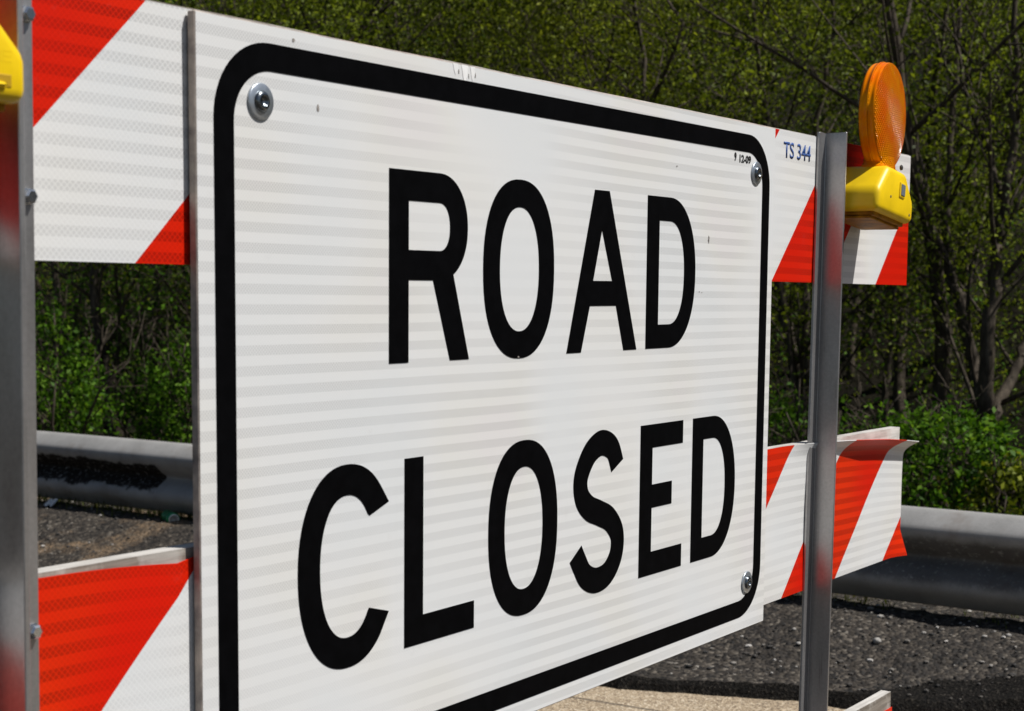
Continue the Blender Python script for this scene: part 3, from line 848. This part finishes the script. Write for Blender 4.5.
def tree_thing(name, label, cat, base, stems, leafmat, per=5, spread=.10, lsize=.045, seed=1, group=None, maxl=3):
    """stems: list of (polyline, base radius) in world coordinates; limbs and twigs grow from them"""
    rnd = random.Random(seed); t = empty(name, base, label, cat, group)
    bm = bmesh.new(); tips = []
    for pts, r in stems:
        P = [Vector(q) for q in pts]; n = len(P)
        # refine
        Q = []
        for a, b in zip(P, P[1:]):
            for k in range(4): Q.append(a.lerp(b, k/4)+Vector((rnd.gauss(0, .012), rnd.gauss(0, .012), 0))*(1 if k else .3))
        Q.append(P[-1]); m = len(Q)
        rad = [r*(1-.72*i/(m-1)) for i in range(m)]
        tube(bm, Q, rad, 8)
        L = sum((b-a).length for a, b in zip(Q, Q[1:]))
        for k in range(int(L*5)):
            i = rnd.randint(int(m*.18), m-2); dd = (Q[i+1]-Q[i]).normalized()
            a = Vector((rnd.gauss(0, 1), rnd.gauss(0, 1), rnd.gauss(.2, .4))).normalized()
            grow(bm, Q[i], (dd*.6+a).normalized(), rnd.uniform(.5, 1.5), max(.003, rad[i]*rnd.uniform(.2, .45)), 1, tips, rnd, maxl, .22)
    obj('trunk', bm, M['bark'], t, True, lift=False)
    me = leaf_mesh('crown', leaves_at(tips, int(per*1.6), spread, seed), lsize*.78, None, seed)
    mesh_obj('crown', me, leafmat, t)
    return t

CAM = Vector((-1.0310, -1.0390, .5220+Z0))
def dirpt(px, py, dist):
    """a point of the wood at a given distance, from bearings taken in the photograph"""
    f = 1584.8; yw, pt, rl = math.radians(34.0), -.1007, .009
    d = Vector((math.cos(yw)*math.cos(pt), math.sin(yw)*math.cos(pt), math.sin(pt)))
    r = d.cross(Vector((0, 0, 1))).normalized(); u = r.cross(d); c, s = math.cos(rl), math.sin(rl)
    r, u = r*c+u*s, -r*s+u*c
    v = d+r*((px-512)/f)-u*((py-444.6)/f)
    return CAM+v*dist

def stem(pix, dist, down=True, ext=None):
    P = [dirpt(x, y, dist+dz) for x, y, dz in pix]
    if down:
        q = P[0].copy(); q.z = terrain_h(q.x, q.y)-.05; P = [q]+P
    if ext: P.append(P[-1]+Vector(ext))
    return P

# multi-stemmed tree behind the peeling end of the barricade
D = 8.3
bs = stem([(987, 461, 0), (988, 419, 0)], D)
tree_thing('forked_tree', 'dark forked tree with three stems behind the loose rail ends on the right', 'tree', (bs[0].x, bs[0].y, bs[0].z+.05),
    [(bs, .060),
     ([dirpt(988, 421, D), dirpt(982, 405, D), dirpt(969, 345, D+.1), dirpt(962, 309, D+.1), dirpt(948, 270, D+.2), dirpt(946, 230, D+.2), dirpt(949, 140, D+.3), dirpt(958, 60, D+.3), dirpt(962, -60, D+.4)], .040),
     ([dirpt(988, 421, D), dirpt(987, 361, D-.1), dirpt(989, 312, D-.1), dirpt(997, 265, D-.1), dirpt(1000, 232, D-.1), dirpt(1006, 190, D-.2), dirpt(1014, 131, D-.2), dirpt(1018, 60, D-.2), dirpt(1016, -60, D-.2)], .044),
     ([dirpt(989, 424, D), dirpt(1000, 400, D+.1), dirpt(1012, 378, D+.2), dirpt(1030, 340, D+.3), dirpt(1060, 270, D+.4), dirpt(1080, 150, D+.4)], .040),
     ([dirpt(1002, 195, D-.1), dirpt(992, 165, D), dirpt(982, 134, D), dirpt(968, 98, D+.1), dirpt(955, 40, D+.2), dirpt(950, -50, D+.2)], .022),
     ([dirpt(962, 309, D+.1), dirpt(930, 225, D+.2), dirpt(918, 150, D+.3), dirpt(905, 60, D+.3)], .018)],
    M['leaf_olive'], 3, .12, .040, 3)
# saplings behind the sign's right edge
D = 9.2
s1 = stem([(800, 400, 0), (789, 330, 0), (778, 284, 0), (770, 200, .1), (762, 90, .1), (750, -40, .1)], D)
tree_thing('slim_tree', 'slim leaning tree trunk between the sign edge and the right metal post', 'tree', (s1[0].x, s1[0].y, s1[0].z+.05), [(s1, .042)], M['leaf_olive'], 4, .12, .042, 5)
D = 9.6
s1 = stem([(812, 420, 0), (806, 330, 0), (800, 260, 0), (815, 180, .1), (826, 60, .1), (838, -60, .1)], D)
tree_thing('slim_tree', 'thin dark tree standing directly behind the right metal post', 'tree', (s1[0].x, s1[0].y, s1[0].z+.05), [(s1, .036)], M['leaf_olive'], 4, .12, .042, 6)
# trunks seen through the gap left of the sign
D = 9.6
s1 = stem([(116, 432, 0), (109, 378, 0), (101, 338, 0), (95, 263, 0), (90, 150, .1), (84, -40, .1)], D)
tree_thing('slim_tree', 'brown tree trunk in the middle of the gap left of the sign', 'tree', (s1[0].x, s1[0].y, s1[0].z+.05), [(s1, .052), ([dirpt(110, 432, D), dirpt(70, 386, D-.2), dirpt(34, 344, D-.3), dirpt(0, 318, D-.3)], .016)], M['leaf_green'], 3, .13, .045, 8)
D = 10.6
s1 = stem([(158, 430, 0), (158, 368, 0), (157, 279, 0), (156, 150, .1), (150, -40, .1)], D)
tree_thing('slim_tree', 'straight pale trunk close to the left edge of the sign', 'tree', (s1[0].x, s1[0].y, s1[0].z+.05), [(s1, .040)], M['leaf_green'], 3, .13, .045, 9)
D = 11.4
s1 = stem([(75, 420, 0), (64, 330, 0), (53, 261, 0), (44, 150, 0), (30, -40, .1)], D)
tree_thing('slim_tree', 'leaning trunk beside the left metal post', 'tree', (s1[0].x, s1[0].y, s1[0].z+.05), [(s1, .048)], M['leaf_green'], 3, .13, .045, 10)
# trees above the sign
for i, (px, lab) in enumerate(((318, 'thin tree rising above the top left part of the sign'), (408, 'bare twiggy tree rising above the torn film on the sign'), (520, 'leafy tree rising above the middle of the sign top'),
                               (640, 'branching tree rising above the right half of the sign'), (735, 'branching tree rising above the top right corner of the sign'), (905, 'thin tree right behind the amber lamp'), (232, 'thin tree above the rail beside the sign'))):
    D = 9.5+1.1*(i % 3)
    rr = random.Random(40+i)
    s1 = stem([(px-20, 430, 0), (px-8+rr.uniform(-10, 10), 300, 0), (px, 150, 0), (px+rr.uniform(-14, 14), 60, .1), (px+rr.uniform(-30, 30), -70, .2)], D)
    st = [(s1, .034)]
    for q in range(3):
        a = s1[2].lerp(s1[4], rr.uniform(.1, .9))
        st.append(([a, a+Vector((rr.uniform(-.4, .4), rr.uniform(-.5, .5), .6)), a+Vector((rr.uniform(-.9, .9), rr.uniform(-1, 1), 1.5))], .015))
    tree_thing('young_tree', lab, 'tree', (s1[0].x, s1[0].y, s1[0].z+.05), st, M['leaf_olive'] if i != 2 and i != 3 else M['leaf_yellow'], 5, .13, .040, 20+i)

# bushes
def bush(name, label, c, rx, ry, rz, n, mat, lsize, seed):
    r = np.random.default_rng(seed); rnd = random.Random(seed)
    t = empty(name, (c[0], c[1], terrain_h(c[0], c[1])), label, 'bush'); z0 = terrain_h(c[0], c[1])
    bm = bmesh.new(); tips = []
    for k in range(14):
        grow(bm, (c[0]+rnd.gauss(0, .1), c[1]+rnd.gauss(0, .1), z0-.03), (rnd.gauss(0, .5)*rx, rnd.gauss(0, .5)*ry, 1), rz*rnd.uniform(.8, 1.3), .012, 1, tips, rnd, 3, .3)
    obj('stems', bm, M['bark'], t, True, lift=False)
    n = int(n*1.5); lsize *= .74; K = 46; cc = r.normal(size=(K, 3)); cc /= np.linalg.norm(cc, axis=1)[:, None]; cc *= r.uniform(.35, 1, K)[:, None]**.6
    cc = cc*[rx, ry, rz*.62]+[c[0], c[1], z0+rz*.58]
    P = np.repeat(cc, n//K, 0); P = P+r.normal(size=P.shape)*[rx*.13, ry*.13, rz*.075]
    P = P[P[:, 2] > z0]
    mesh_obj('foliage', leaf_mesh('foliage', P, lsize, None, seed), mat, t)
for (px, py, D, rx, ry, rz, n, m, lab) in (
        (935, 470, 6.9, .34, .40, .60, 3600, 'leaf_green', 'bright green bush behind the guardrail under the forked tree'),
        (1012, 490, 6.7, .26, .35, .44, 2200, 'leaf_yellow', 'yellowish green bush at the right picture edge behind the guardrail'),
        (790, 430, 8.2, .25, .4, .80, 2400, 'leaf_green', 'green bush between the sign edge and the right metal post'),
        (860, 440, 8.6, .30, .4, .62, 2200, 'leaf_green', 'green bush behind the barricade just right of the metal post'),
        (52, 400, 8.6, .24, .4, .86, 3000, 'leaf_green', 'green bush above the guardrail beside the left metal post'),
        (172, 405, 8.8, .20, .4, .74, 2800, 'leaf_green', 'green bush above the guardrail beside the left edge of the sign'),
        (128, 300, 10.2, .45, .4, 1.9, 1300, 'leaf_green', 'taller leafy shrub behind the trunks left of the sign')):
    p = dirpt(px, py, D)
    bush('bush', lab, (p.x, p.y), rx, ry, rz, n, M[m], .044, int(px))

# the wood behind, one mass
r = np.random.default_rng(77); rnd = random.Random(77)
bm = bmesh.new(); tips = []
for k in range(105):
    y = rnd.uniform(-5, 24); x = 7.6+abs(rnd.gauss(0, 4.5)) + (2.2 if y < .5 else 0); x = max(x, 9.3) if y < .3 else x
    h = rnd.uniform(3.5, 6.5); z = terrain_h(x, y)
    d = Vector((rnd.gauss(0, .14), rnd.gauss(0, .14), 1))
    grow(bm, (x, y, z-.1), d, h, rnd.uniform(.022, .06), 0, tips, rnd, 2, .16)
bmesh.ops.recalc_face_normals(bm, faces=bm.faces)
me1 = bpy.data.meshes.new('wood'); bm.to_mesh(me1); bm.free()
T = np.array([tuple(t) for t in tips])
P1 = np.repeat(T, max(1, 140000//len(T)), 0); P1 = P1+r.normal(scale=.14, size=P1.shape)
# understorey and crowns: clumps through the volume
K = 2300
cy = r.uniform(-7, 26, K); cx = 8.0+np.abs(r.normal(0, 5.5, K)); cx = np.where(cy < .3, np.maximum(cx, 9.6), cx)
cz = np.array([terrain_h(a, b) for a, b in zip(cx, cy)])+r.uniform(.05, 1, K)**1.15*5.2
cnt = np.clip(r.lognormal(3.9, .75, K), 8, 260).astype(int); sc_ = np.repeat(np.clip(cnt/60, .5, 1.6)**.4, cnt)[:, None]
cnt2 = cnt; P2 = np.repeat(np.stack([cx, cy, cz], 1), cnt, 0); P2 = P2+r.normal(size=P2.shape)*[.19, .19, .11]*sc_
K = 1300
cy = r.uniform(-7, 26, K); cx = 7.4+np.abs(r.normal(0, 4.5, K)); cx = np.where(cy < .3, np.maximum(cx, 9.6), cx)
cz = np.array([terrain_h(a, b) for a, b in zip(cx, cy)])+r.uniform(.02, 1, K)**1.4*1.3
cnt = np.clip(r.lognormal(3.7, .7, K), 8, 200).astype(int)
P4 = np.repeat(np.stack([cx, cy, cz], 1), cnt, 0); P4 = P4+r.normal(size=P4.shape)*[.22, .22, .09]
K = 1500
cx = r.uniform(15, 30, K); cy = r.uniform(-8, 34, K); cz = np.array([terrain_h(a, b) for a, b in zip(cx, cy)])+r.uniform(.1, 5, K)
P3 = np.repeat(np.stack([cx, cy, cz], 1), 36, 0); P3 = P3+r.normal(size=P3.shape)*[.4, .4, .3]
ma = leaf_mesh('w', np.concatenate([P1, P2, P4]), .034, None, 5); mb = leaf_mesh('w', P3, .085, None, 6)
def arrs(m):
    v = np.empty(len(m.vertices)*3, np.float32); m.vertices.foreach_get('co', v); return v.reshape(-1, 3)
leaf_v = np.concatenate([arrs(ma), arrs(mb)]); bv = arrs(me1)
bl = np.empty(len(me1.loops), np.int32); me1.loops.foreach_get('vertex_index', bl)
bs_ = np.empty(len(me1.polygons), np.int32); me1.polygons.foreach_get('loop_start', bs_)
bt = np.empty(len(me1.polygons), np.int32); me1.polygons.foreach_get('loop_total', bt)
nl = len(leaf_v); nf = nl//4
me = bpy.data.meshes.new('woodland')
me.vertices.add(nl+len(bv)); me.vertices.foreach_set('co', np.concatenate([leaf_v, bv]).ravel())
me.loops.add(nl+len(bl)); me.loops.foreach_set('vertex_index', np.concatenate([np.arange(nl, dtype=np.int32), bl+nl]))
me.polygons.add(nf+len(bs_))
me.polygons.foreach_set('loop_start', np.concatenate([np.arange(0, nl, 4, dtype=np.int32), bs_+nl]))
me.polygons.foreach_set('loop_total', np.concatenate([np.full(nf, 4, np.int32), bt]))
mi = np.zeros(nf+len(bs_), np.int32); mi[nf:] = 1
c2 = np.repeat(RNG.choice([0, 2, 3], len(cnt2), p=[.58, .27, .15]), cnt2); c4 = np.repeat(RNG.choice([0, 2, 3], len(cnt), p=[.25, .68, .07]), cnt)
mi[len(P1):len(P1)+len(P2)] = c2; mi[len(P1)+len(P2):len(P1)+len(P2)+len(P4)] = c4
me.polygons.foreach_set('material_index', mi); me.update(calc_edges=True)
o = mesh_obj('woodland', me, [M['leaf_olive'], M['bark'], M['leaf_green'], M['leaf_yellow']])
tag(o, 'dense spring woodland of thin trees filling the slope behind the guardrail', 'woods', kind='stuff')
for m in (ma, mb, me1): bpy.data.meshes.remove(m)

# ------------------------------------------------------------------ camera, light, world
cam = bpy.data.cameras.new('camera'); co = bpy.data.objects.new('camera', cam); link(co)
F = 1584.825; yw, pt, rl = .5934, -.1007, .0090
d = Vector((math.cos(yw)*math.cos(pt), math.sin(yw)*math.cos(pt), math.sin(pt)))
rv = d.cross(Vector((0, 0, 1))).normalized(); uv_ = rv.cross(d); c_, s_ = math.cos(rl), math.sin(rl)
rv, uv_ = rv*c_+uv_*s_, -rv*s_+uv_*c_
mw = Matrix((rv, uv_, -d)).transposed().to_4x4(); mw.translation = CAM
co.matrix_world = mw
cam.sensor_width = 36; cam.lens = F/1024*36; cam.shift_y = (444.589-355.5)/1024
cam.clip_start = .05; cam.clip_end = 3000
cam.dof.use_dof = True; cam.dof.focus_distance = 2.2; cam.dof.aperture_fstop = 12.5
SC.camera = co

EL, AZ = math.radians(55), (math.sin(math.radians(24)), -math.cos(math.radians(24)))
sd = Vector((AZ[0]*math.cos(EL), AZ[1]*math.cos(EL), math.sin(EL)))
sun = bpy.data.lights.new('sun', 'SUN'); so = bpy.data.objects.new('sun', sun); link(so)
sun.energy = 5.0; sun.angle = math.radians(.5); sun.color = (1.0, .975, .94)
so.rotation_euler = sd.to_track_quat('Z', 'Y').to_euler(); so.location = (0, 0, 20)
w = bpy.data.worlds.new('World'); SC.world = w; w.use_nodes = True
nt = w.node_tree; bg = nt.nodes['Background']
sk = nt.nodes.new('ShaderNodeTexSky'); sk.sky_type = 'NISHITA'; sk.sun_disc = False
sk.sun_elevation = EL; sk.sun_rotation = math.atan2(AZ[0], AZ[1])
nt.links.new(sk.outputs[0], bg.inputs[0]); bg.inputs[1].default_value = .052
vs_ = SC.view_settings
vs_.view_transform = 'Standard'; vs_.look = 'None'; vs_.exposure = 0.0; vs_.gamma = 1.0; vs_.use_curve_mapping = False
SC.cycles.max_bounces = 8; SC.cycles.transparent_max_bounces = 8
